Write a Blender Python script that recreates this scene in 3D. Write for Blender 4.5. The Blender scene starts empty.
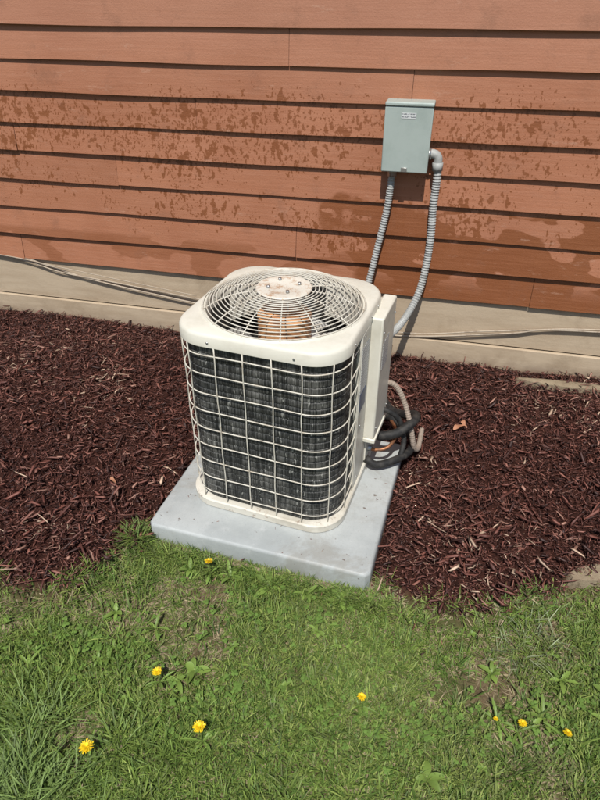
import bpy, math, random
import numpy as np
from mathutils import Vector
random.seed(4); rng=np.random.default_rng(7)
sc=bpy.context.scene
H=1.55; PITCH=34.6

# ------------------------------------------------------------ helpers
def link(o): sc.collection.objects.link(o); return o
def empty(name,loc=(0,0,0),rz=0):
    e=bpy.data.objects.new(name,None); link(e); e.location=loc; e.rotation_euler=(0,0,rz); e.empty_display_size=.1; return e
def mk(name,verts,faces,mat=None,parent=None,smooth=False):
    me=bpy.data.meshes.new(name); me.from_pydata([tuple(map(float,v)) for v in verts],[],faces); me.update()
    if smooth:
        me.shade_smooth()
    o=bpy.data.objects.new(name,me); link(o)
    if mat: me.materials.append(mat)
    if parent: o.parent=parent
    return o
def fast(name,V,tmpl,n,nv,mat,col=None,parent=None,smooth=False):
    sizes=np.array([len(f) for f in tmpl]); flat=np.array([i for f in tmpl for i in f])
    loops=(flat[None,:]+(np.arange(n)*nv)[:,None]).ravel()
    starts=np.concatenate([[0],np.cumsum(sizes)[:-1]])
    st=(starts[None,:]+(np.arange(n)*len(flat))[:,None]).ravel()
    me=bpy.data.meshes.new(name)
    me.vertices.add(n*nv); me.vertices.foreach_set('co',V.astype(np.float32).ravel())
    me.loops.add(len(loops)); me.loops.foreach_set('vertex_index',loops.astype(np.int32))
    me.polygons.add(len(st)); me.polygons.foreach_set('loop_start',st.astype(np.int32))
    me.update(calc_edges=True); me.validate()
    if col is not None:
        at=me.attributes.new('Col','FLOAT_COLOR','POINT')
        c=np.ones((n*nv,4),np.float32); c[:,:3]=col; at.data.foreach_set('color',c.ravel())
    if smooth: me.shade_smooth()
    me.materials.append(mat)
    o=bpy.data.objects.new(name,me); link(o)
    if parent: o.parent=parent
    return o
_G={}
def vnoise(x,y,scale,seed=0):
    if seed not in _G: _G[seed]=np.random.default_rng(seed+100).random((256,256))
    g=_G[seed]; x=np.asarray(x)*scale+57.3; y=np.asarray(y)*scale+91.7
    xi=np.floor(x).astype(int); yi=np.floor(y).astype(int); fx=x-xi; fy=y-yi
    fx=fx*fx*(3-2*fx); fy=fy*fy*(3-2*fy)
    a=g[xi%256,yi%256]; b=g[(xi+1)%256,yi%256]; c=g[xi%256,(yi+1)%256]; d=g[(xi+1)%256,(yi+1)%256]
    return (a*(1-fx)+b*fx)*(1-fy)+(c*(1-fx)+d*fx)*fy
def fbm(x,y,s,seed=0): return (vnoise(x,y,s,seed)*.5+vnoise(x,y,s*2.1,seed+1)*.3+vnoise(x,y,s*4.3,seed+2)*.2)
def smooth(a,b,x):
    t=np.clip((x-a)/(b-a),0,1); return t*t*(3-2*t)

class M:
    def __init__(s,name,rough=.6,metal=0,spec=.5):
        s.m=bpy.data.materials.new(name); s.m.use_nodes=True; s.nt=s.m.node_tree; s.n=s.nt.nodes
        s.b=s.n['Principled BSDF']; s.b.inputs['Roughness'].default_value=rough; s.b.inputs['Metallic'].default_value=metal
        s.b.inputs['Specular IOR Level'].default_value=spec
        s.tc=s.n.new('ShaderNodeTexCoord')
    def L(s,a,b): s.nt.links.new(a,b)
    def mapping(s,scale=(1,1,1),loc=(0,0,0)):
        m=s.n.new('ShaderNodeMapping'); m.inputs['Scale'].default_value=scale; m.inputs['Location'].default_value=loc
        s.L(s.tc.outputs['Object'],m.inputs['Vector']); return m.outputs[0]
    def noise(s,scale,detail=4,rough=.6,vec=None,dist=0):
        t=s.n.new('ShaderNodeTexNoise'); t.inputs['Scale'].default_value=scale; t.inputs['Detail'].default_value=detail
        t.inputs['Roughness'].default_value=rough; t.inputs['Distortion'].default_value=dist
        s.L(vec if vec else s.tc.outputs['Object'],t.inputs['Vector']); return t.outputs['Fac']
    def rng(s,v,a,b,c=0,d=1):
        t=s.n.new('ShaderNodeMapRange'); t.interpolation_type='SMOOTHSTEP'
        s.L(v,t.inputs[0]); 
        for i,x in enumerate((a,b,c,d)): t.inputs[i+1].default_value=x
        return t.outputs[0]
    def math(s,op,a,b=None):
        t=s.n.new('ShaderNodeMath'); t.operation=op; t.use_clamp=False
        for i,x in enumerate((a,b)):
            if x is None: continue
            if isinstance(x,(int,float)): t.inputs[i].default_value=x
            else: s.L(x,t.inputs[i])
        return t.outputs[0]
    def mix(s,f,a,b,mode='MIX'):
        t=s.n.new('ShaderNodeMix'); t.data_type='RGBA'; t.blend_type=mode
        for sock,x in ((t.inputs[0],f),(t.inputs[6],a),(t.inputs[7],b)):
            if isinstance(x,(int,float)): sock.default_value=x
            elif isinstance(x,tuple): sock.default_value=(*x,1)
            else: s.L(x,sock)
        return t.outputs[2]
    def sep(s):
        t=s.n.new('ShaderNodeSeparateXYZ'); s.L(s.tc.outputs['Object'],t.inputs[0]); return t.outputs
    def col(s,c):
        if isinstance(c,tuple): s.b.inputs['Base Color'].default_value=(*c,1)
        else: s.L(c,s.b.inputs['Base Color'])
    def bump(s,v,strength=.3,dist=.005):
        t=s.n.new('ShaderNodeBump'); t.inputs['Strength'].default_value=strength; t.inputs['Distance'].default_value=dist
        s.L(v,t.inputs['Height']); s.L(t.outputs[0],s.b.inputs['Normal'])
    def attr(s,name='Col'):
        t=s.n.new('ShaderNodeAttribute'); t.attribute_name=name; return t.outputs['Color']

def paint(name,c,c2,rough=.5,metal=0,ns=14,bs=.1,spec=.4):
    m=M(name,rough,metal,spec); n1=m.rng(m.noise(ns,6,.7),.42,.72); m.col(m.mix(n1,c,c2)); m.bump(m.noise(220,3),bs,.001)
    m.L(m.rng(m.noise(ns*2),.3,.7,rough-.1,rough+.12),m.b.inputs['Roughness']); return m.m

# ------------------------------------------------------------ materials
m=M('siding_stain',.66,0,.3); X,Y,Z=m.sep()
brd=m.attr('Col')
grain=m.noise(1,6,.7,m.mapping((4,60,110)))
base=m.mix(m.rng(m.noise(2.2,4),.35,.7),(.345,.142,.075),(.295,.113,.056))
base=m.mix(m.rng(grain,.35,.75,0,.5),base,(.40,.185,.112))
base=m.mix(m.rng(Z,1.10,1.5,0,.35),base,(.385,.20,.14))
base=m.mix(1.0,base,brd,'MULTIPLY')
reg=m.rng(m.noise(1.1,4,.65,m.mapping((1,1,1.9),(3.1,0,.4))),.36,.60)
zb=m.math('MULTIPLY',m.rng(Z,.40,.62),m.rng(Z,1.33,1.08))
zb=m.math('MULTIPLY',zb,m.rng(X,.9,.1,.45,1))
dens=m.math('MULTIPLY',reg,zb)
s1=m.noise(1,3,.55,m.mapping((38,38,27))); s2=m.noise(1,3,.5,m.mapping((95,95,68),(1,2,3)))
sp=m.rng(m.math('ADD',s1,m.math('MULTIPLY',dens,.15)),.695,.73)
sp2=m.rng(m.math('ADD',s2,m.math('MULTIPLY',dens,.16)),.715,.75)
spk=m.math('MULTIPLY',m.math('MAXIMUM',sp,sp2),m.rng(dens,.05,.3))
wx=m.math('ADD',X,m.math('MULTIPLY',m.math('SUBTRACT',m.noise(1.7,4),.5),1.3))
wz=m.math('ADD',Z,m.math('MULTIPLY',m.math('SUBTRACT',m.noise(3.1,4),.5),.30))
wet=m.math('MULTIPLY',m.rng(wx,-.45,-.39),m.rng(wz,.80,.77))
hol=m.rng(m.noise(1,2,.5,m.mapping((3.5,1,9),(5,0,2))),.56,.575)
wet=m.math('MULTIPLY',wet,m.math('SUBTRACT',1,m.math('MULTIPLY',hol,m.rng(Z,.40,.5))))
wet2=m.math('MULTIPLY',m.rng(Z,.56,.53),m.rng(m.noise(1,3,.5,m.mapping((2.2,1,5),(9,0,1))),.53,.55))
wet=m.math('MAXIMUM',wet,m.math('MULTIPLY',wet2,.6))
w=m.math('MAXIMUM',m.math('MULTIPLY',wet,.8),m.math('MULTIPLY',spk,.85))
base=m.mix(w,base,m.mix(m.rng(grain,.3,.8),(.165,.052,.016),(.225,.078,.028)))
dirt=m.rng(m.noise(6,6,.75),.52,.75,0,.45); base=m.mix(dirt,base,(.19,.09,.055))
base=m.mix(m.rng(m.noise(1,5,.75,m.mapping((9,30,30))),.60,.76,0,.5),base,(.46,.28,.20))
m.col(base); m.L(m.rng(w,0,1,.66,.36),m.b.inputs['Roughness'])
m.bump(m.math('ADD',m.math('MULTIPLY',grain,.8),m.noise(160,3)),.35,.003); SIDING=m.m
m=M('skirt_paint',.75,0,.25); g=m.noise(1,5,.7,m.mapping((2.5,40,22)))
c=m.mix(m.rng(g,.35,.7),(.47,.375,.265),(.39,.30,.205)); c=m.mix(m.rng(m.noise(5,6,.7),.5,.72,0,.6),c,(.30,.225,.15))
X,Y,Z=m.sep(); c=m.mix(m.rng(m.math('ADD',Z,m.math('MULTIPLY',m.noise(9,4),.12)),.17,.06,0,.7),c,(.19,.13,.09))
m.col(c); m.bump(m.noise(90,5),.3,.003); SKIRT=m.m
m=M('backing',.9); m.col((.03,.02,.015)); BACK=m.m
m=M('soil_ground',.95,0,.1); c=m.attr('Col'); n=m.noise(45,6,.8)
soil=m.mix(m.rng(n,.35,.65),(.085,.060,.034),(.20,.15,.085)); soil=m.mix(m.rng(m.noise(6,3),.4,.6,0,.7),soil,(.08,.10,.03))
mul=m.mix(m.rng(n,.35,.65),(.022,.009,.007),(.065,.025,.018)); sepc=m.n.new('ShaderNodeSeparateColor'); m.L(c,sepc.inputs[0])
m.col(m.mix(sepc.outputs[0],soil,mul)); m.bump(m.noise(120,4,.8),.8,.01); SOIL=m.m
m=M('far_lawn',.95,0,.1); m.col(m.mix(m.rng(m.noise(.9,8,.8),.35,.65),(.06,.09,.022),(.11,.14,.04))); m.bump(m.noise(60,4,.8),1,.03); FAR=m.m
def veg(name,trans=.35,rough=.55):
    m=M(name,rough,0,.3); c=m.attr(); m.col(c); tr=m.n.new('ShaderNodeBsdfTranslucent'); 
    m.L(m.mix(.35,c,(.26,.30,.05)),tr.inputs[0]); mx=m.n.new('ShaderNodeMixShader'); mx.inputs[0].default_value=trans
    m.L(m.b.outputs[0],mx.inputs[1]); m.L(tr.outputs[0],mx.inputs[2]); m.L(mx.outputs[0],m.n['Material Output'].inputs[0]); return m.m
GRASS=veg('grass_blades',.3); LEAF=veg('weed_leaf',.25,.45)
m=M('mulch_bark',.6,0,.5); m.col(m.mix(m.rng(m.noise(1,4,.7,m.mapping((200,200,200))),.35,.75,0,.35),m.attr(),(.03,.012,.009))); MULCH=m.m
m=M('petal_yellow',.5); m.col(m.mix(m.rng(m.noise(150),.4,.6),(.82,.64,.02),(.78,.52,.01))); PETAL=m.m
m=M('pad_composite',.5,0,.4); c=m.mix(m.rng(m.noise(4,6,.7),.35,.7),(.41,.43,.42),(.32,.34,.335)); c=m.mix(m.rng(m.noise(240,2),.58,.7,0,.35),c,(.22,.23,.23))
c=m.mix(m.rng(m.noise(3.2,7,.75,None,.6),.50,.66,0,.65),c,(.26,.25,.22)); c=m.mix(m.rng(m.noise(9,8,.8,None,.3),.58,.70,0,.5),c,(.50,.51,.50)); c=m.mix(m.rng(m.noise(38,2),.70,.74,0,.8),c,(.12,.09,.07)); m.col(c); m.bump(m.noise(300,3),.3,.0015); PAD=m.m
m=M('old_concrete',.9,0,.2); c=m.mix(m.rng(m.noise(12,7,.75),.35,.65),(.30,.24,.16),(.20,.15,.10)); m.col(m.mix(m.rng(m.noise(30,4),.55,.7,0,.8),c,(.09,.07,.04))); m.bump(m.noise(70,6,.8),.8,.006); CONC=m.m
CREAM=paint('cream_enamel',(.64,.615,.53),(.55,.52,.435),.4,0,9)
m=M('cream_base',.5); c=m.mix(m.rng(m.noise(9,5),.45,.7),(.60,.57,.49),(.46,.42,.34)); m.col(m.mix(m.rng(m.noise(26,6,.8),.56,.68,0,.85),c,(.20,.11,.06))); CREAMB=m.m
WIRE=paint('wire_coating',(.62,.59,.51),(.40,.34,.26),.5,0,30)
m=M('guard_plate',.5); c=m.mix(m.rng(m.noise(25,6,.8),.48,.64),(.62,.58,.50),(.42,.28,.18)); m.col(c); PLATE=m.m
m=M('coil_fins',.55,.15,.4); X,Y,Z=m.sep()
fin=m.noise(1,3,.6,m.mapping((230,230,7)))
gr=m.noise(1,5,.75,m.mapping((7,7,9)))
c=m.mix(m.rng(fin,.42,.66),(.012,.013,.013),(.075,.077,.073))
c=m.mix(m.rng(gr,.42,.66,0,.85),c,m.mix(m.rng(fin,.38,.6),(.035,.034,.030),(.165,.162,.148)))
c=m.mix(m.math('MULTIPLY',m.rng(m.noise(1,2,.6,m.mapping((110,110,28))),.64,.70),.75),c,(.32,.32,.29))
m.col(c); m.bump(fin,.9,.004); COIL=m.m
m=M('dark_interior',.7); m.col((.04,.038,.034)); DARK=m.m
m=M('motor_rust',.5,.0); m.col(m.mix(m.rng(m.noise(20,5),.4,.6),(.62,.31,.13),(.42,.19,.08))); MOTOR=m.m
BLADE=paint('fan_aluminium',(.50,.49,.47),(.32,.29,.25),.4,.3,12)
m=M('black_insulation',.7,0,.4); m.col(m.mix(m.rng(m.noise(40),.4,.7),(.012,.012,.012),(.04,.037,.033))); m.bump(m.noise(150),.3,.002); RUB=m.m
GREY=paint('conduit_grey',(.35,.355,.34),(.26,.26,.245),.5,0,14)
BOXM=paint('box_enamel',(.36,.41,.38),(.30,.35,.32),.42,.0,7,.05)
METAL=paint('galvanised',(.45,.45,.44),(.30,.29,.27),.35,.8,30)
TAN=paint('tan_conduit',(.32,.26,.21),(.22,.17,.13),.6,0,20)
COPPER=paint('copper_pipe',(.40,.17,.08),(.14,.09,.06),.45,.7,20)
m=M('sticker',.4); X,Y,Z=m.sep(); row=m.math('SINE',m.math('MULTIPLY',Z,620)); tx=m.math('MULTIPLY',m.rng(row,.1,.3),m.rng(m.noise(1,1,.5,m.mapping((300,300,120))),.42,.46))
m.col(m.mix(m.math('MULTIPLY',tx,.8),(.60,.61,.60),(.06,.07,.09))); STICK=m.m
m=M('sticker_dark',.4); m.col((.03,.05,.12)); STD=m.m
CABLE=paint('old_cable',(.40,.33,.25),(.24,.18,.13),.6,0,25)
ROOF=paint('roof_shingle',(.06,.055,.05),(.10,.09,.08),.9,0,12)

# ------------------------------------------------------------ geometry helpers
def rr(hx,hy,r,N=144,cx=0,cy=0):
    pts=[]
    for k,(sx,sy) in enumerate(((1,1),(-1,1),(-1,-1),(1,-1))):
        for i in range(41):
            a=math.radians(90*k+90*i/40); pts.append((sx*(hx-r)+r*math.cos(a),sy*(hy-r)+r*math.sin(a)))
    pts=np.array(pts); ang=np.unwrap(np.arctan2(pts[:,1],pts[:,0])); 
    P=np.vstack([pts,pts[:1]]); A=np.append(ang,ang[0]+2*math.pi)
    th=np.linspace(0,2*math.pi,N,endpoint=False); th=np.where(th<A[0],th+2*math.pi,th)
    return np.stack([np.interp(th,A,P[:,0])+cx,np.interp(th,A,P[:,1])+cy],1)
def circ(r,N=144): t=np.linspace(0,2*math.pi,N,endpoint=False); return np.stack([r*np.cos(t),r*np.sin(t)],1)
def loft(name,loops,mat,parent=None,cap0=False,cap1=False,smooth=True):
    N=len(loops[0][0]); V=[];F=[]
    for L,z in loops: V+= [(p[0],p[1],z) for p in L]
    for k in range(len(loops)-1):
        for i in range(N):
            j=(i+1)%N; F.append((k*N+i,k*N+j,(k+1)*N+j,(k+1)*N+i))
    if cap0: F.append(tuple(range(N))[::-1])
    if cap1: F.append(tuple((len(loops)-1)*N+i for i in range(N)))
    o=mk(name,V,F,mat,parent)
    if smooth: o.data.shade_smooth(); o.data.set_sharp_from_angle(angle=math.radians(40))
    return o
def box(name,x0,x1,y0,y1,z0,z1,mat,parent=None,bev=.004,seg=2):
    V=[(x,y,z) for x in(x0,x1) for y in(y0,y1) for z in(z0,z1)]
    F=[(0,1,3,2),(4,6,7,5),(0,4,5,1),(2,3,7,6),(0,2,6,4),(1,5,7,3)]
    o=mk(name,V,F,mat,parent)
    if bev:
        b=o.modifiers.new('b','BEVEL'); b.width=bev; b.segments=seg
        o.data.shade_smooth(); o.data.set_sharp_from_angle(angle=math.radians(50))
    return o
def crom(pts,step=.006):
    P=[np.array(p,float) for p in pts]; P=[2*P[0]-P[1]]+P+[2*P[-1]-P[-2]]; out=[]
    for i in range(1,len(P)-2):
        n=max(3,int(np.linalg.norm(P[i+1]-P[i])/step))
        for k in range(n):
            t=k/n; out.append(.5*((2*P[i])+(-P[i-1]+P[i+1])*t+(2*P[i-1]-5*P[i]+4*P[i+1]-P[i+2])*t*t+(-P[i-1]+3*P[i]-3*P[i+1]+P[i+2])*t**3))
    out.append(P[-2]); return np.array(out)
def tubes(name,paths,rad,mat,parent=None,sides=8,closed=False,rib=0,ribper=2):
    V=[];F=[]
    for C in paths:
        C=np.asarray(C,float); n=len(C); b=len(V)
        T=np.roll(C,-1,0)-np.roll(C,1,0)
        if not closed: T[0]=C[1]-C[0]; T[-1]=C[-1]-C[-2]
        T/=np.linalg.norm(T,axis=1)[:,None]+1e-12
        ref=np.array([0,0,1.]) if abs(T[0][2])<.9 else np.array([1.,0,0])
        u=np.cross(ref,T[0]); u/=np.linalg.norm(u)
        for k in range(n):
            u=u-T[k]*np.dot(u,T[k]); u/=np.linalg.norm(u); w=np.cross(T[k],u)
            r=rad*(1+rib*(1 if (k%ribper)==0 else -1)) if rib else rad
            for i in range(sides):
                a=2*math.pi*i/sides; V.append(C[k]+r*(u*math.cos(a)+w*math.sin(a)))
        for k in range(n if closed else n-1):
            k2=(k+1)%n
            for i in range(sides):
                j=(i+1)%sides; F.append((b+k*sides+i,b+k*sides+j,b+k2*sides+j,b+k2*sides+i))
        if not closed: F.append(tuple(b+i for i in range(sides))[::-1]); F.append(tuple(b+(n-1)*sides+i for i in range(sides)))
    o=mk(name,V,F,mat,parent,smooth=not rib); return o

# ------------------------------------------------------------ house
WA=-math.atan2(.229,.973); house=empty('wooden_house',(.602,2.560,0),WA)
rows=[.368,.505,.646,.782,.913,1.038,1.166,1.29,1.42]
while rows[-1]<2.62: rows.append(rows[-1]+.13)
S0,S1=-5.5,4.2
joints={0:[-2.1,.436],1:[-3.1,-.634],2:[-2.7,1.6],3:[-1.487,1.3],4:[-1.98,1.9],5:[-1.07,1.5],6:[-.169],7:[-.66],8:[-2.3,1.2],9:[-1.4,.2]}
V=[];F=[];cols=[]
for r in range(len(rows)-1):
    z0,z1=rows[r],rows[r+1]
    js=[S0,-4.1]+[j for j in joints.get(r,[-1.0+random.uniform(-.4,.4),.8])]+[2.6,S1]
    for a,bq in zip(js[:-1],js[1:]):
        a2,b2=a+.0008,bq-.0008; n=max(2,int((b2-a2)/.06)); bb=len(V); tint=random.uniform(.92,1.06); th=.018+random.uniform(-.001,.004); dz=random.uniform(-.0015,.0015); ph=random.uniform(0,9)
        for i in range(n+1):
            s=a2+(b2-a2)*i/n; wz=.0024*math.sin(s*2.3+ph)+.001*math.sin(s*7+ph*2)+dz; wy=.0025*math.sin(s*3.1+ph)
            for (y,z) in ((.0,z0+.002+wz),(-th-wy+.001,z0+wz),(-th-wy,z0+.0015+wz),(-.002,z1+.012),(.0,z1+.012)): V.append((s,y,z)); cols.append((tint,tint*random.uniform(.995,1.005),tint))
        for i in range(n):
            for k in range(4): p=bb+i*5+k; F.append((p,p+5,p+6,p+1))
        F.append(tuple(bb+k for k in range(5))); F.append(tuple(bb+n*5+k for k in (4,3,2,1,0)))
sid=mk('siding',V,F,SIDING,house); at=sid.data.attributes.new('Col','FLOAT_COLOR','POINT'); at.data.foreach_set('color',np.array([(*c,1) for c in cols],np.float32).ravel())
box('wall_backing',S0,S1,.003,.15,.0,2.66,BACK,house,0)
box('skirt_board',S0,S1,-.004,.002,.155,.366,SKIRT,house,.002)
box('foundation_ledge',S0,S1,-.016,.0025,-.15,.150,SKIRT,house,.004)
box('end_wall',S0,S0+.15,.16,6,0,2.66,SKIRT,house,0); box('end_wall_2',S1-.15,S1,.16,6,0,2.66,SKIRT,house,0); box('rear_wall',S0,S1,6.01,6.16,0,2.66,SKIRT,house,0)
box('soffit',S0-.3,S1+.3,-.35,6.5,2.665,2.70,SKIRT,house,0); box('gutter_fascia',S0-.3,S1+.3,-.37,-.352,2.62,2.80,SKIRT,house,.003)
mk('roof',[(S0-.3,-.4,2.76),(S1+.3,-.4,2.76),(S1+.3,3.07,4.2),(S0-.3,3.07,4.2),(S0-.3,6.55,2.76),(S1+.3,6.55,2.76)],[(0,1,2,3),(3,2,5,4),(0,3,4),(1,5,2)],ROOF,house)

cab=empty('wall_cable',(.602,2.560,0),WA)
def wp(*p): return crom([(a,b+.016,c) for a,b,c in p],.03)
tubes('strand_1',[wp((-5.4,-.03,.44),(-3.4,-.03,.405),(-2.26,-.03,.383),(-1.98,-.03,.340),(-1.70,-.035,.283),(-1.15,-.035,.213),(-.7,-.03,.17),(-.143,-.035,.155),(.339,-.035,.222),(.757,-.035,.293),(2.2,-.03,.345))],.0042,CABLE,cab)
tubes('strand_2',[wp((-5.4,-.032,.43),(-3.4,-.032,.397),(-2.26,-.034,.372),(-1.9,-.036,.312),(-1.6,-.036,.285),(-1.1,-.035,.235),(-.7,-.03,.20),(-.1,-.035,.175),(.3,-.035,.232),(.75,-.035,.282),(2.2,-.03,.335))],.0035,CABLE,cab)
tubes('strand_3',[wp((-2.6,-.04,.392),(-2.2,-.042,.378),(-1.9,-.045,.345),(-1.5,-.045,.30),(-1.15,-.045,.262))],.0025,CABLE,cab)

db=empty('electrical_disconnect_box',(.602,2.560,0),WA)
bx=-.168; hw=.088
box('enclosure',bx-hw,bx+hw,-.085,-.012,.945,1.178,BOXM,db,.004)
box('cover',bx-hw-.004,bx+hw+.004,-.098,-.080,.933,1.173,BOXM,db,.004,3)
box('rain_hood',bx-hw-.005,bx+hw+.005,-.102,-.010,1.174,1.189,BOXM,db,.005,3)
box('hasp',bx-.012,bx+.012,-.104,-.0985,.936,.953,METAL,db,.001)
box('label',bx-.028,bx+.028,-.0990,-.0982,1.132,1.152,STICK,db,0)
c1=crom([(-.218,-.045,.945),(-.220,-.045,.86),(-.230,-.04,.75),(-.260,-.045,.566),(-.287,-.07,.40),(-.30,-.14,.30),(-.30,-.26,.30),(-.27,-.40,.34)],.0055)
tubes('flexible_conduit_1',[c1],.0140,GREY,db,12,rib=.10)
c2=crom([(-.040,-.045,.965),(-.034,-.045,.90),(-.036,-.04,.80),(-.030,-.04,.66),(-.034,-.045,.538),(-.05,-.07,.42),(-.085,-.13,.335),(-.13,-.24,.30),(-.18,-.36,.31),(-.23,-.45,.34)],.0055)
tubes('flexible_conduit_2',[c2],.0155,GREY,db,12,rib=.10)
tubes('fitting_1',[[(-.218,-.045,.95),(-.218,-.045,.905)]],.019,METAL,db,12)
tubes('fitting_2',[crom([(bx+hw-.01,-.045,.995),(-.060,-.045,.998),(-.041,-.045,.985),(-.039,-.045,.95)],.006)],.018,GREY,db,14)
tubes('fitting_nut',[[(-.039,-.045,.967),(-.038,-.045,.935)]],.0215,GREY,db,8); tubes('fitting_nut_2',[[(bx+hw-.004,-.045,.996),(bx+hw+.012,-.045,.997)]],.0225,METAL,db,8)

# ------------------------------------------------------------ pad, slab
PRA=math.radians(-17.0); ux,uy=math.cos(PRA),math.sin(PRA)
pad=empty('equipment_pad',(-.507,1.405,0),PRA)
def rrect_off(d,r): return rr(.375-d,.335-d,r,160,.375,.335)
po=loft('pad_slab',[(rrect_off(.004,.02),-.01),(rrect_off(0,.02),.008),(rrect_off(.001,.02),.072),(rrect_off(.0025,.02),.078),(rrect_off(.007,.016),.082),(rrect_off(.010,.014),.083)],PAD,pad,False,True)
slab=empty('concrete_slab',(-.503,1.402,0),PRA)
so=box('old_slab',-.050,.805,-.018,.30,-.05,.012,CONC,slab,.008,3)

# ------------------------------------------------------------ AC
AR=math.radians(-20)
ac=empty('air_conditioner_unit',(-.048,1.680,.083),AR)
R=.105
ZT=.668
def O(h,r=R): return rr(h,h,r,176)
loft('base_pan',[(O(.264),.0),(O(.272),.004),(O(.272),.028),(O(.268),.032),(O(.250),.032),(O(.20),.020),(O(.05,.03),.018)],CREAMB,ac,False,True)
lo=[];z=.034
while z<ZT-.04:
    lo+= [(O(.2485),z),(O(.251),z+.003),(O(.251),z+.020),(O(.2485),z+.023)]; z+=.0245
loft('condenser_coil',lo,COIL,ac)
loft('coil_inner',[(O(.220,.08),.03),(O(.220,.08),ZT-.03)],DARK,ac)
loft('top_cap',[(circ(.228,176),ZT-.13),(circ(.230,176),ZT-.03),(circ(.237,176),ZT-.004),(circ(.241,176),ZT+.005),(circ(.249,176),ZT+.006),(circ(.253,176),ZT+.001),(O(.255,.108),ZT),(O(.260,.110),ZT-.003),(O(.264,.112),ZT-.010),(O(.265,.112),ZT-.040),(O(.262,.110),ZT-.043),(O(.260,.108),ZT-.038),(O(.244,.09),ZT-.037)],CREAM,ac)
def wirepath(off,z):
    L=rr(off,off,R+.003,720)
    k0=np.argmin(np.where(L[:,0]>off-.001,np.abs(L[:,1]+.05),9))
    k1=np.argmin(np.where(L[:,1]>off-.001,np.abs(L[:,0]-.12),9))
    seq=[]; k=k0
    while k!=k1: seq.append((L[k,0],L[k,1],z)); k=(k-1)%720
    return np.array(seq)[::3]
WO=.2605
hz=np.linspace(.062,ZT-.070,9)
hp=[]
for zz in hz:
    w_=wirepath(WO,zz); t=np.linspace(0,30,len(w_)); w_[:,2]+=.0012*np.sin(t+zz*40); hp.append(w_)
tubes('grille_horizontal_wires',hp,.0020,WIRE,ac,6)
base=wirepath(WO+.003,0); seg=np.r_[0,np.cumsum(np.linalg.norm(np.diff(base[:,:2],axis=0),axis=1))]
paths=[]
for s in np.arange(.012,seg[-1],.0885):
    x=np.interp(s,seg,base[:,0]); y=np.interp(s,seg,base[:,1])
    zz=np.linspace(.020,ZT-.040,14); paths.append([(x+.0012*math.sin(i*1.3+s*20)+random.uniform(-.0006,.0006),y,q) for i,q in enumerate(zz)])
tubes('grille_vertical_wires',paths,.0020,WIRE,ac,6)
box('corner_post',.244,.2655,-.050,.045,.032,ZT-.041,CREAM,ac,.003)
box('service_panel',.22,.2635,.050,.235,.032,ZT-.041,CREAMB,ac,.003)
box('rear_post',.08,.20,.242,.265,.032,ZT-.041,CREAM,ac,.003)
box('control_box',.255,.300,.062,.250,.170,ZT-.034,CREAM,ac,.006,3)
box('control_box_lip',.262,.305,.057,.255,.155,.172,CREAM,ac,.003)
box('rating_sticker',.2657,.2666,-.046,.034,.42,.58,STICK,ac,0)
box('rating_sticker_lower',.2657,.2667,-.040,.028,.345,.412,STD,ac,0)
box('warning_sticker',.3002,.3010,.085,.165,.44,.54,STICK,ac,0)
def screws(name,pts,r,par):
    tubes(name,[[p,(p[0]+d[0],p[1]+d[1],p[2]+d[2])] for p,d in pts],r,METAL,par,8)
screws('cap_screws',[((x,-.264,ZT-.025),(0,-.003,0)) for x in (-.13,.13)]+[((.264,y,ZT-.025),(.003,0,0)) for y in (-.13,.05,.13)],.0035,ac)
screws('panel_screws',[((.299,.08,z),(.004,0,0)) for z in (.21,.58)]+[((.299,.235,z),(.004,0,0)) for z in (.21,.58)]+[((.264,-.018,z),(.004,0,0)) for z in (.06,.28,.61)],.004,ac)
def dome(r): t=min(1,max(0,(r-.09)/(.245-.09))); return ZT+.008+.044*(1-t**2.3)
rings=[]
for r in np.linspace(.096,.247,15):
    rings.append([(r*math.cos(a),r*math.sin(a),dome(r)) for a in np.linspace(0,2*math.pi,96,endpoint=False)])
tubes('fan_guard_rings',rings,.0017,WIRE,ac,6,closed=True)
rad=[]
for k in range(14):
    a=2*math.pi*k/14+.1; rs=np.linspace(.06,.251,12); rad.append([(r*math.cos(a),r*math.sin(a),dome(r)-.004 if r<.247 else ZT+.005) for r in rs])
tubes('fan_guard_spokes',rad,.0020,WIRE,ac,6)
loft('guard_hub_plate',[(circ(.084,64),ZT+.048),(circ(.086,64),ZT+.052),(circ(.083,64),ZT+.0555),(circ(.062,64),ZT+.057),(circ(.058,64),ZT+.0555)],PLATE,ac,True,True)
screws('hub_bolts',[((.048*math.cos(a),.048*math.sin(a),ZT+.055),(0,0,.008)) for a in (.6,2.2,3.7,5.3)],.0055,ac)
screws('motor_studs',[((.048*math.cos(a),.048*math.sin(a),ZT+.049),(0,0,-.10)) for a in (.6,2.2,3.7,5.3)],.0035,ac)
loft('fan_motor',[(circ(.030,48),ZT-.018),(circ(.072,48),ZT-.024),(circ(.084,48),ZT-.034),(circ(.084,48),ZT-.125),(circ(.05,48),ZT-.15)],MOTOR,ac,True,True)
loft('fan_hub',[(circ(.05,32),ZT-.205),(circ(.05,32),ZT-.16)],BLADE,ac,True,True)
V=[];F=[]
for k in range(4):
    a0=k*math.pi/2+.1; b=len(V)
    for i in range(7):
        r=.045+.172*i/6; wd=.42+.22*(i/6)
        for j in range(7):
            a=a0+(j/6-.5)*wd*1.6; V.append((r*math.cos(a),r*math.sin(a),ZT-.140+(j/6-.5)*.06*(1-.3*i/6)+.008*math.sin(j/6*math.pi)))
    for i in range(6):
        for j in range(6): p=b+i*7+j; F.append((p,p+1,p+8,p+7))
mk('fan_blades',V,F,BLADE,ac,smooth=True)
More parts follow.
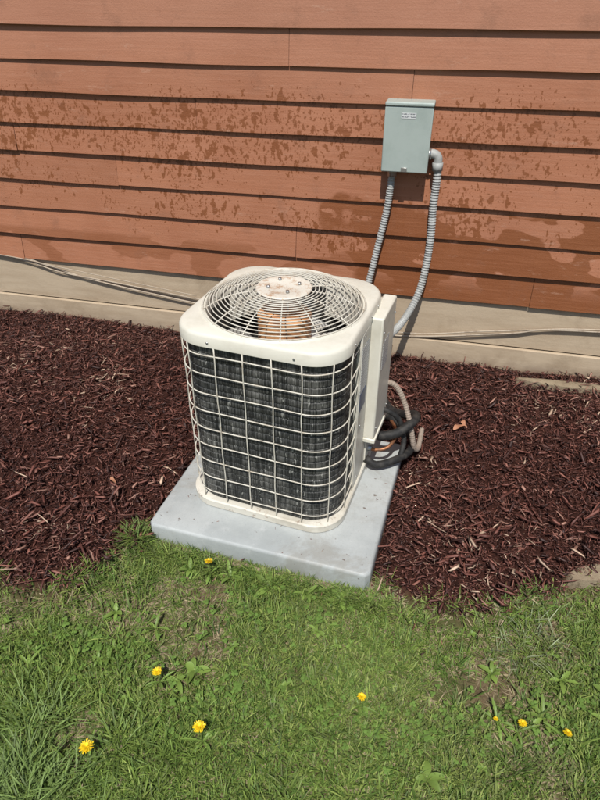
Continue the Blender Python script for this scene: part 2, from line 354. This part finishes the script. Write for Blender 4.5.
tubes('insulated_suction_line',[crom([(.255,.17,.11),(.305,.165,.115),(.36,.18,.13),(.405,.24,.15),(.40,.33,.12),(.34,.40,.06),(.27,.47,.03),(.20,.62,.02),(.15,.80,.05),(.12,.93,.10)],.02)],.017,RUB,ac,12)
tubes('insulated_loop',[crom([(.27,.10,.05),(.31,.10,.03),(.37,.15,.03),(.41,.24,.02),(.39,.33,.02),(.31,.37,.05),(.26,.33,.09)],.02)],.014,RUB,ac,12)
tubes('liquid_line',[crom([(.25,.13,.075),(.30,.125,.078),(.34,.14,.09),(.355,.20,.10),(.33,.30,.07),(.28,.42,.03),(.22,.62,.0),(.18,.9,.08)],.02)],.0065,COPPER,ac,8)
tubes('control_whip',[crom([(.28,.24,.30),(.325,.252,.285),(.365,.25,.22),(.40,.235,.13),(.42,.24,.04),(.43,.30,-.01),(.42,.45,-.03)],.0045)],.0095,TAN,ac,10,rib=.06)
tubes('drain_hose',[crom([(.275,.22,.19),(.31,.21,.20),(.355,.225,.16),(.385,.21,.08),(.38,.17,.02)],.02)],.010,RUB,ac,10)
tubes('service_valve',[[(.250,.17,.11),(.288,.17,.11)]],.021,METAL,ac,10); tubes('service_valve_2',[[(.250,.13,.075),(.283,.13,.075)]],.012,METAL,ac,8)
box('valve_plate',.2637,.269,.09,.22,.045,.14,CREAMB,ac,.001)

# ------------------------------------------------------------ ground
bxp=np.array([-6,-3,-1.4,-.944,-.82,-.70,-.60,-.53,-.48,.22,.28,.34,.42,.55,.70,.944,1.5,3,6])
byp=np.array([2.4,1.7,1.27,1.215,1.175,1.20,1.30,1.36,1.42,1.22,1.17,1.12,1.095,1.10,1.15,1.22,1.20,1.1,.9])
def bound(x): return np.interp(x,bxp,byp)
def walld(x,y): return 2.631-(.229*x+.973*y)
def padl(x,y): dx=x+.507; dy=y-1.405; return dx*ux+dy*uy,-dx*uy+dy*ux
def inpad(x,y,m=0.0):
    lx,ly=padl(x,y); return (lx>-m)&(lx<.75+m)&(ly>-m)&(ly<.67+m)
def bedf(x,y): return smooth(-.03,.03,y-bound(x)+(fbm(x,y,14,5)-.5)*.12)
def height(x,y):
    b=bedf(x,y)
    h=(fbm(x,y,3,11)-.5)*.03+(fbm(x,y,20,14)-.5)*.014
    h+=b*(.022+.03*fbm(x,y,1.6,17)+.05*np.exp(-((x+1.2)**2+(y-2.1)**2)/.5)*1.0)
    lx,ly=padl(x,y)
    d=np.maximum(np.abs(lx-.375)-.36,np.abs(ly-.33)-.315); k=1-smooth(0,.05,d)
    h=h*(1-k)+k*np.minimum(h,.004)
    e=np.maximum(np.maximum(np.abs(x)-4.6,0),np.maximum(-.6-y,0)); h-=e*.2
    return h
nx,ny=481,200; gx=np.linspace(-4.8,4.8,nx); gy=np.linspace(-.8,3.9,ny); XX,YY=np.meshgrid(gx,gy)
ZZ=height(XX,YY); V=np.stack([XX,YY,ZZ],-1).reshape(-1,3)
idx=(np.arange(ny-1)[:,None]*nx+np.arange(nx-1)[None,:]).ravel()
me=bpy.data.meshes.new('ground'); me.vertices.add(len(V)); me.vertices.foreach_set('co',V.astype(np.float32).ravel())
L=np.stack([idx,idx+1,idx+nx+1,idx+nx],1).ravel(); me.loops.add(len(L)); me.loops.foreach_set('vertex_index',L.astype(np.int32))
me.polygons.add(len(idx)); me.polygons.foreach_set('loop_start',(np.arange(len(idx))*4).astype(np.int32)); me.update(calc_edges=True); me.shade_smooth()
at=me.attributes.new('Col','FLOAT_COLOR','POINT'); bb=bedf(V[:,0],V[:,1]); at.data.foreach_set('color',np.stack([bb,bb,bb,np.ones_like(bb)],1).astype(np.float32).ravel())
me.materials.append(SOIL); link(bpy.data.objects.new('ground',me))
mk('lawn_terrain',[(-150,-150,-.06),(150,-150,-.06),(150,150,-.06),(-150,150,-.06)],[(0,1,2,3)],FAR)

# ------------------------------------------------------------ mulch chips
def chips(n,x0,x1,y0,y1,lmin,lmax,wmin,wmax,lift,light=0,mode='bed'):
    x=rng.uniform(x0,x1,n); y=rng.uniform(y0,y1,n)
    if mode=='bed': keep=(bedf(x,y)>.45)&(walld(x,y)>.03)&(~inpad(x,y,.006))
    elif mode=='spill': keep=(bedf(x,y)<.5)&(rng.random(n)<np.exp(-(bound(x)-y)/.045))&(~inpad(x,y,.006))
    else:
        lx,ly=padl(x,y); edge=np.minimum(np.minimum(lx,.75-lx),ly); keep=(edge>.012)&(ly<.65)&(rng.random(n)<np.exp(-edge/.05)*.8+.12)
    x=x[keep]; y=y[keep]
    n=len(x); Ln=lmin+(lmax-lmin)*rng.random(n)**2.2; W=wmin+(wmax-wmin)*rng.random(n)**1.8; W=np.minimum(W,Ln*.45)
    yaw=rng.uniform(0,2*math.pi,n)
    pit=rng.normal(0,.28,n); roll=rng.uniform(-.9,.9,n)
    if mode=='pad': pit*=.05; roll*=.3
    d=np.stack([np.cos(yaw)*np.cos(pit),np.sin(yaw)*np.cos(pit),np.sin(pit)],1)
    s=np.stack([-np.sin(yaw),np.cos(yaw),np.zeros(n)],1); u=np.cross(d,s)
    s2=s*np.cos(roll)[:,None]+u*np.sin(roll)[:,None]; u2=np.cross(d,s2)
    zz=height(x,y)+rng.random(n)*lift+.002+np.abs(np.sin(pit))*Ln*.25 if mode!='pad' else np.full(n,.0835)
    c=np.stack([x,y,zz],1)
    T=W*rng.uniform(.25,.6,n); bend=(rng.random(n)-.5)*Ln*.35
    def P(a,b,h,bd): return c+d*(a*Ln)[:,None]+s2*(b*W+bd*bend)[:,None]+u2*(h*T)[:,None]
    r=lambda a,b: rng.uniform(a,b,n)
    vs=[P(r(-.5,-.45),r(-.3,.3),0*W,1),P(r(-.35,-.2),r(-.55,-.4),r(-.2,.1),0),P(r(-.35,-.2),r(.35,.55),r(-.2,.1),0),P(r(-.3,-.1),r(-.2,.2),r(.6,1),0),
        P(r(.15,.35),r(-.55,-.3),r(-.2,.1),0),P(r(.15,.35),r(.3,.55),r(-.2,.1),0),P(r(.1,.3),r(-.2,.2),r(.5,1),0),P(r(.42,.5),r(-.3,.3),0*W,1)]
    V=np.stack(vs,1).reshape(-1,3)
    pal=np.array([(.042,.015,.011),(.092,.031,.022),(.155,.054,.038),(.225,.092,.066),(.31,.165,.12),(.48,.34,.24)])
    tone=fbm(x,y,2.5,31)+.5*(fbm(x,y,14,35)-.5); pr=rng.random(n)+(tone-.5)*.45+light
    k=np.digitize(pr,[.22,.50,.80,.95,1.03]); col=pal[k]*rng.uniform(.7,1.3,(n,1))
    return V,np.repeat(col,8,axis=0),n
tm=[(0,2,3),(0,3,1),(0,1,2),(1,3,6,4),(3,2,5,6),(1,4,5,2),(7,6,5),(7,4,6),(7,5,4)]
sets=[chips(120000,-2.4,2.0,1.0,3.3,.008,.050,.0013,.0060,.022),chips(9000,-2.4,2.0,1.0,3.3,.025,.085,.005,.014,.032,.05),
 chips(18000,-4.8,4.8,.8,3.9,.03,.10,.004,.014,.02),chips(6000,-1.6,1.6,.9,1.45,.008,.035,.0013,.005,.02,0,'spill'),chips(420,-.55,.5,1.1,2.1,.004,.018,.001,.003,0,0,'pad')]
V=np.concatenate([q[0] for q in sets]); cc=np.concatenate([q[1] for q in sets]); n=sum(q[2] for q in sets)
fast('mulch_bed',V,tm,n,8,MULCH,cc)

# ------------------------------------------------------------ grass
def blades(x,y,Ln,W,lean,curl,col,zoff=0,yaw=None):
    n=len(x); yaw=rng.uniform(0,2*math.pi,n) if yaw is None else yaw
    d=np.stack([np.cos(yaw),np.sin(yaw)],1); s=np.stack([-d[:,1],d[:,0]],1)
    p=np.stack([x,y,height(x,y)-.003+zoff],1); vs=[]
    ts=[0,.35,.7,1]; wd=[.8,1,.75,0]; prev=0; tw=rng.uniform(-.6,.6,n)
    for t,w in zip(ts,wd):
        if t>0:
            a=lean+curl*(t+prev)/2; st=(t-prev)*Ln
            p=p+np.stack([d[:,0]*np.sin(a)*st,d[:,1]*np.sin(a)*st,np.cos(a)*st],1); prev=t
        side=np.stack([s[:,0]*np.cos(tw*t),s[:,1]*np.cos(tw*t),np.sin(tw*t)],1)
        if w>0: vs+=[p-side*(W*w/2)[:,None],p+side*(W*w/2)[:,None]]
        else: vs.append(p)
    V=np.stack(vs,1); V[:,:,2]=np.maximum(V[:,:,2],height(V[:,:,0],V[:,:,1])+.001)
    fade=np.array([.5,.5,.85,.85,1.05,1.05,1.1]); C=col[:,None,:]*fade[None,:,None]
    return V.reshape(-1,3),C.reshape(-1,3),n
bt=[(0,1,3,2),(2,3,5,4),(4,5,6)]
PG=np.array([(.170,.255,.052),(.215,.300,.064),(.120,.200,.042),(.280,.345,.090),(.185,.230,.075)])
def patch(n,x0,x1,y0,y1,ls=1.0,ws=1.0):
    x=rng.uniform(x0,x1,n); y=rng.uniform(y0,y1,n); d=fbm(x,y,4.5,41)
    thin=smooth(.36,.54,d)
    bare=np.exp(-(((x-.42)/.13)**2+((y-.86)/.05)**2))+.4*np.exp(-(((x+.42)/.12)**2+((y-.98)/.04)**2))+.5*np.exp(-(((x-.1)/.2)**2+((y-.72)/.04)**2))
    pr=np.clip(.30+.70*thin-.55*bare,.08,1)
    pr=np.maximum(pr,.95*smooth(.10,.04,bound(x)-y)*(np.abs(x+.12)<.45))
    edge=1-smooth(-.03,.035,y-bound(x)+(fbm(x,y,18,5)-.5)*.10)
    keep=(rng.random(n)<pr*np.clip(edge,0,1))&(~inpad(x,y,.003)) ; x=x[keep]; y=y[keep]; n=len(x)
    tl=fbm(x,y,6,51); Ln=(rng.uniform(.014,.038,n)+.06*np.clip(tl-.45,0,1)*2*rng.random(n))*ls; W=rng.uniform(.0012,.0034,n)*ws
    lean=np.abs(rng.normal(.65,.45,n)); curl=rng.uniform(.1,1.3,n)
    hue=np.clip((fbm(x,y,3,61)*5+rng.normal(0,1.1,n)),0,4.99).astype(int); col=PG[hue]*rng.uniform(.6,1.25,(n,1))
    dead=rng.random(n)<(.13+.35*(1-smooth(.4,.56,fbm(x,y,4.5,41)))); lean=np.where(dead,rng.uniform(1.1,1.5,n),lean)
    dc=np.array((.44,.36,.22))*rng.uniform(.4,1.2,(n,1)); col=np.where(dead[:,None],dc,col)
    return blades(x,y,Ln,W,lean,curl,col)
def tuft(cx,cy,n,r,l0,l1,w0,w1,col,spread=.7,jit=.9):
    a=rng.uniform(0,2*math.pi,n); rr_=r*np.sqrt(rng.random(n)); x=cx+rr_*np.cos(a); y=cy+rr_*np.sin(a)
    ok=~inpad(x,y,.003); a,rr_,x,y=a[ok],rr_[ok],x[ok],y[ok]; n=len(x)
    yaw=a+rng.normal(0,jit,n); lean=np.abs(rng.normal(.3,.3,n))+spread*rr_/r*.7
    c=np.array(col)*rng.uniform(.55,1.35,(n,1))
    return blades(x,y,rng.uniform(l0,l1,n),rng.uniform(w0,w1,n),lean,rng.uniform(.3,1.5,n),c,yaw=yaw)
parts=[patch(200000,-1.25,1.35,.42,1.46),patch(70000,-3.5,3.5,-.5,2.2,1.3,1.8)]
for k in range(16):
    parts.append(tuft(-.62+rng.normal(0,.12),.66+rng.normal(0,.06),60,.05,.05,.12,.002,.0042,tuple(np.array((.19,.275,.08))*rng.uniform(.8,1.2)),.8))
parts+=[tuft(.20,.95,90,.06,.03,.075,.0012,.0025,(.22,.30,.07)),
 tuft(.66,1.04,70,.08,.04,.09,.002,.0035,(.30,.35,.20),.9),tuft(.60,1.00,45,.06,.04,.07,.0015,.003,(.30,.34,.19),.9),tuft(.75,1.10,45,.06,.04,.08,.0015,.003,(.25,.31,.13),.9)]
for k in range(150):
    f=rng.random(); lx=-.05+f*.86; ly=-.006-rng.random()*.05; wx_=-.507+lx*ux-ly*uy; wy_=1.405+lx*uy+ly*ux
    parts.append(tuft(wx_,wy_,int(rng.uniform(20,60)),.03,.02,.07,.0013,.0032,tuple(PG[rng.integers(0,5)]*rng.uniform(.75,1.1))))
for k in range(150):
    cx=rng.uniform(-1.1,1.2); cy=rng.uniform(.5,1.12); parts.append(tuft(cx,cy,int(rng.uniform(12,50)),.03,.025,.07,.0013,.0035,tuple(PG[rng.integers(0,5)]*rng.uniform(.75,1.1))))
for k in range(70):
    cx=rng.uniform(-1.3,1.3); cy=float(bound(cx))+rng.normal(-.01,.022)
    parts.append(tuft(cx,cy,int(rng.uniform(6,35)),.022,.02,.065,.0013,.003,tuple(PG[rng.integers(0,5)]*rng.uniform(.8,1.1))))
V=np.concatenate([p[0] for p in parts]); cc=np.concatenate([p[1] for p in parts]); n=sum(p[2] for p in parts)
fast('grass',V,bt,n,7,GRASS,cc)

# ------------------------------------------------------------ broadleaf weeds
def leafmesh(L,W,lobes=0,droop=.6,lift=.5,N=14):
    V=[];x=z=0
    for i in range(N+1):
        t=i/N; w=W*(math.sin(math.pi*min(1,t*.92+.04))**.8)*(.55+.6*t if lobes else 1)
        if lobes: w*= (.55+.45*(1 if (i%3) else .15))
        a=lift-droop*t*1.6; 
        if i: x+=L/N*math.cos(a); z+=L/N*math.sin(a)
        if i==N: w=.0004
        V+=[(x,-w/2,z+w*.18),(x,0,z),(x,w/2,z+w*.18)]
    F=[]
    for i in range(N):
        for k in (0,1): p=i*3+k; F.append((p,p+1,p+4,p+3))
    return V,F
def place(Vl,x,y,z,yaw): c,s=math.cos(yaw),math.sin(yaw); return [(x+v[0]*c-v[1]*s,y+v[0]*s+v[1]*c,z+v[2]) for v in Vl]
def hz_(x,y): return float(height(np.array([x]),np.array([y]))[0])
def rosette(x,y,n,L,W,lobes,V,F,C,col):
    z=hz_(x,y)+.010
    for k in range(n):
        l=L*random.uniform(.5,1.15); v,f=leafmesh(l,W*random.uniform(.7,1.1),lobes,random.uniform(.2,.8),random.uniform(.25,.9)); b=len(V)
        V+=place(v,x,y,z,2*math.pi*k/n+random.uniform(-.7,.7)); F+=[tuple(b+i for i in q) for q in f]; t=random.uniform(.7,1.25); C+=[tuple(c*t for c in col)]*len(v)
def setcol(o,C): at=o.data.attributes.new('Col','FLOAT_COLOR','POINT'); at.data.foreach_set('color',np.array([(*c,1) for c in C],np.float32).ravel())
V=[];F=[];C=[]
for (x,y,n_,L_,W_,lb) in [(-.29,.93,5,.050,.022,0),(-.33,.90,4,.045,.018,0),(.30,.66,5,.045,.020,0),(-.42,1.06,6,.045,.012,1),(.05,1.05,5,.040,.012,0),(.8,.86,6,.050,.016,0),(-.75,.95,6,.045,.012,1),(-.35,1.27,6,.050,.016,0),(-.22,1.25,6,.050,.015,0),(-.1,1.21,7,.055,.017,0),(.12,1.15,7,.050,.016,0),(.02,1.18,6,.045,.014,0),(.62,.80,6,.055,.017,1),(.70,.90,6,.055,.017,1),(.78,.78,5,.05,.018,0),(.52,.92,5,.04,.014,0),(-.05,.88,5,.035,.012,0),(-.55,1.12,5,.04,.014,0)]:
    rosette(x,y,n_,L_,W_,lb,V,F,C,(.19,.28,.06))
for k in range(90):
    rosette(random.uniform(-1.1,1.2),random.uniform(.5,1.1),random.choice((2,3,4,5)),random.uniform(.012,.032),random.uniform(.005,.012),random.choice((0,0,1)),V,F,C,(.17,.26,.055))
for k in range(380):
    q_=k%5; cx=[-.2,.25,-.6,.65,-.1][q_]+random.gauss(0,.12); cy=[.85,.78,1.02,.80,1.12][q_]+random.gauss(0,.05)
    if cy>float(bound(cx))-.03: continue
    z=hz_(cx,cy)+random.uniform(.008,.024); r=random.uniform(.003,.006); a0=random.uniform(0,6)
    for q in range(3):
        a=a0+q*2.094; b=len(V); ox,oy=cx+r*math.cos(a),cy+r*math.sin(a); tl=random.uniform(-.5,.5)
        V.append((ox,oy,z+.001)); V+= [(ox+r*.95*math.cos(t),oy+r*.95*math.sin(t),z+r*tl*math.cos(t)) for t in np.linspace(0,2*math.pi,8,endpoint=False)]
        F+=[(b,b+1+i,b+1+(i+1)%8) for i in range(8)]; t=random.uniform(.8,1.3); C+=[(.14*t,.23*t,.05*t)]*9
wd_=mk('broadleaf_weeds',V,F,LEAF,None,True); setcol(wd_,C)

def dandelion(x,y,h,r=.012):
    V=[];F=[];C=[]; rosette(x,y,6,.055,.011,1,V,F,C,(.17,.26,.055))
    z=hz_(x,y); tx,ty=random.uniform(-.008,.008),random.uniform(-.008,.008)
    b=len(V)
    for k in range(5):
        t=k/4
        for i in range(6): a=i*math.pi/3; V.append((x+tx*t+.0016*math.cos(a),y+ty*t+.0016*math.sin(a),z+h*t)); C.append((.16,.20,.06))
    for k in range(4):
        for i in range(6): j=(i+1)%6; F.append((b+k*6+i,b+k*6+j,b+k*6+6+j,b+k*6+6+i))
    ns=len(F); tilt=random.uniform(-.25,.25); tilt2=random.uniform(-.4,.0)
    for lay,(n_,rad_,up) in enumerate(((30,1,.15),(26,.85,.35),(20,.65,.6),(14,.42,1.0))):
        for k in range(n_):
            a=2*math.pi*k/n_+random.uniform(-.1,.1)+lay; rr2=r*rad_*random.uniform(.8,1.12); w=r*.075; b=len(V); ca,sa=math.cos(a),math.sin(a); zz=z+h+.001+lay*.0012
            for (q,ww) in ((.05,.6),(.6,1),(1,.7)):
                for sg in (-1,1):
                    px_,py_=ca*rr2*q-sa*w*ww*sg,sa*rr2*q+ca*w*ww*sg
                    V.append((x+tx+px_,y+ty+py_,zz+rr2*q*up*random.uniform(.8,1.2)+px_*tilt+py_*tilt2)); C.append((.8,.5,.02))
            F+=[(b,b+1,b+3,b+2),(b+2,b+3,b+5,b+4)]
    o=mk('dandelion',V,F,LEAF,None,False); setcol(o,C); o.data.materials.append(PETAL)
    for p in o.data.polygons:
        if p.index>=ns: p.material_index=1
for (x,y,h,r) in [(-.375,.895,.055,.0135),(-.24,.742,.065,.016),(-.51,.698,.070,.017),(-.285,1.262,.060,.014),(.153,.83,.045,.0115),(.545,.765,.04,.011),(.655,.75,.04,.011),(.50,.79,.03,.007)]: dandelion(x,y,h,r)

m=M('dry_leaf',.7); m.col(m.mix(m.noise(60),(.42,.20,.11),(.30,.13,.07))); TANL=m.m
def dryleaf(x,y,yaw,s):
    v,f=leafmesh(.06*s,.030*s,0,-.3,.1); v=[(a,b+.006*math.sin(a*70),c+.008*math.sin(a*90+b*100)) for a,b,c in v]
    return mk('dry_leaf',place(v,x,y,hz_(x,y)+.032,yaw),f,TANL,None,True)
dryleaf(.62,1.93,.2,1.0); dryleaf(.67,1.95,1.4,.6); dryleaf(-.66,1.60,2.2,.45)
def stone(x,y,sx,sy,h,yaw):
    N=28; ps=[(sx*(1+.12*math.sin(3*a+x*9)+.06*math.sin(7*a))*math.cos(a),sy*(1+.12*math.sin(2*a+1)+.07*math.sin(6*a))*math.sin(a)) for a in np.linspace(0,2*math.pi,N,endpoint=False)]; ps=np.array(ps)
    c,s=math.cos(yaw),math.sin(yaw); ps=ps@np.array([[c,s],[-s,c]])
    o=loft('paving_stone',[(ps,-.03),(ps,h*.6),(ps*.93,h),(ps*.5,h*1.08)],CONC,None,False,True); o.location=(x,y,0); return o
stone(.99,1.245,.17,.04,.045,.12)
stone(1.22,2.27,.22,.03,.07,WA)

# ------------------------------------------------------------ light, world, camera
sd=Vector((.17,.985,0)).normalized(); el=math.radians(59)
dv=Vector((sd.x*math.cos(el),sd.y*math.cos(el),-math.sin(el)))
sl=bpy.data.lights.new('sun','SUN'); sl.energy=4.9; sl.angle=math.radians(.53); sl.color=(1,.965,.91)
so_=bpy.data.objects.new('sun',sl); link(so_); so_.rotation_euler=dv.to_track_quat('-Z','Y').to_euler(); so_.location=(-1,-4,6)
w=bpy.data.worlds.new('World'); sc.world=w; w.use_nodes=True; nt=w.node_tree; sk=nt.nodes.new('ShaderNodeTexSky'); sk.sky_type='NISHITA'; sk.sun_disc=False
sk.sun_elevation=el; sk.sun_rotation=math.radians(189.8); nt.links.new(sk.outputs[0],nt.nodes['Background'].inputs[0]); nt.nodes['Background'].inputs[1].default_value=.10
cd=bpy.data.cameras.new('camera'); cam=bpy.data.objects.new('camera',cd); link(cam); cam.location=(0,0,H); cam.rotation_euler=(math.radians(90-PITCH),0,0)
cd.sensor_fit='VERTICAL'; cd.sensor_height=24; cd.lens=18; cd.clip_start=.02; cd.clip_end=500; sc.camera=cam
sc.view_settings.view_transform='Standard'; sc.view_settings.look='None'; sc.view_settings.exposure=0
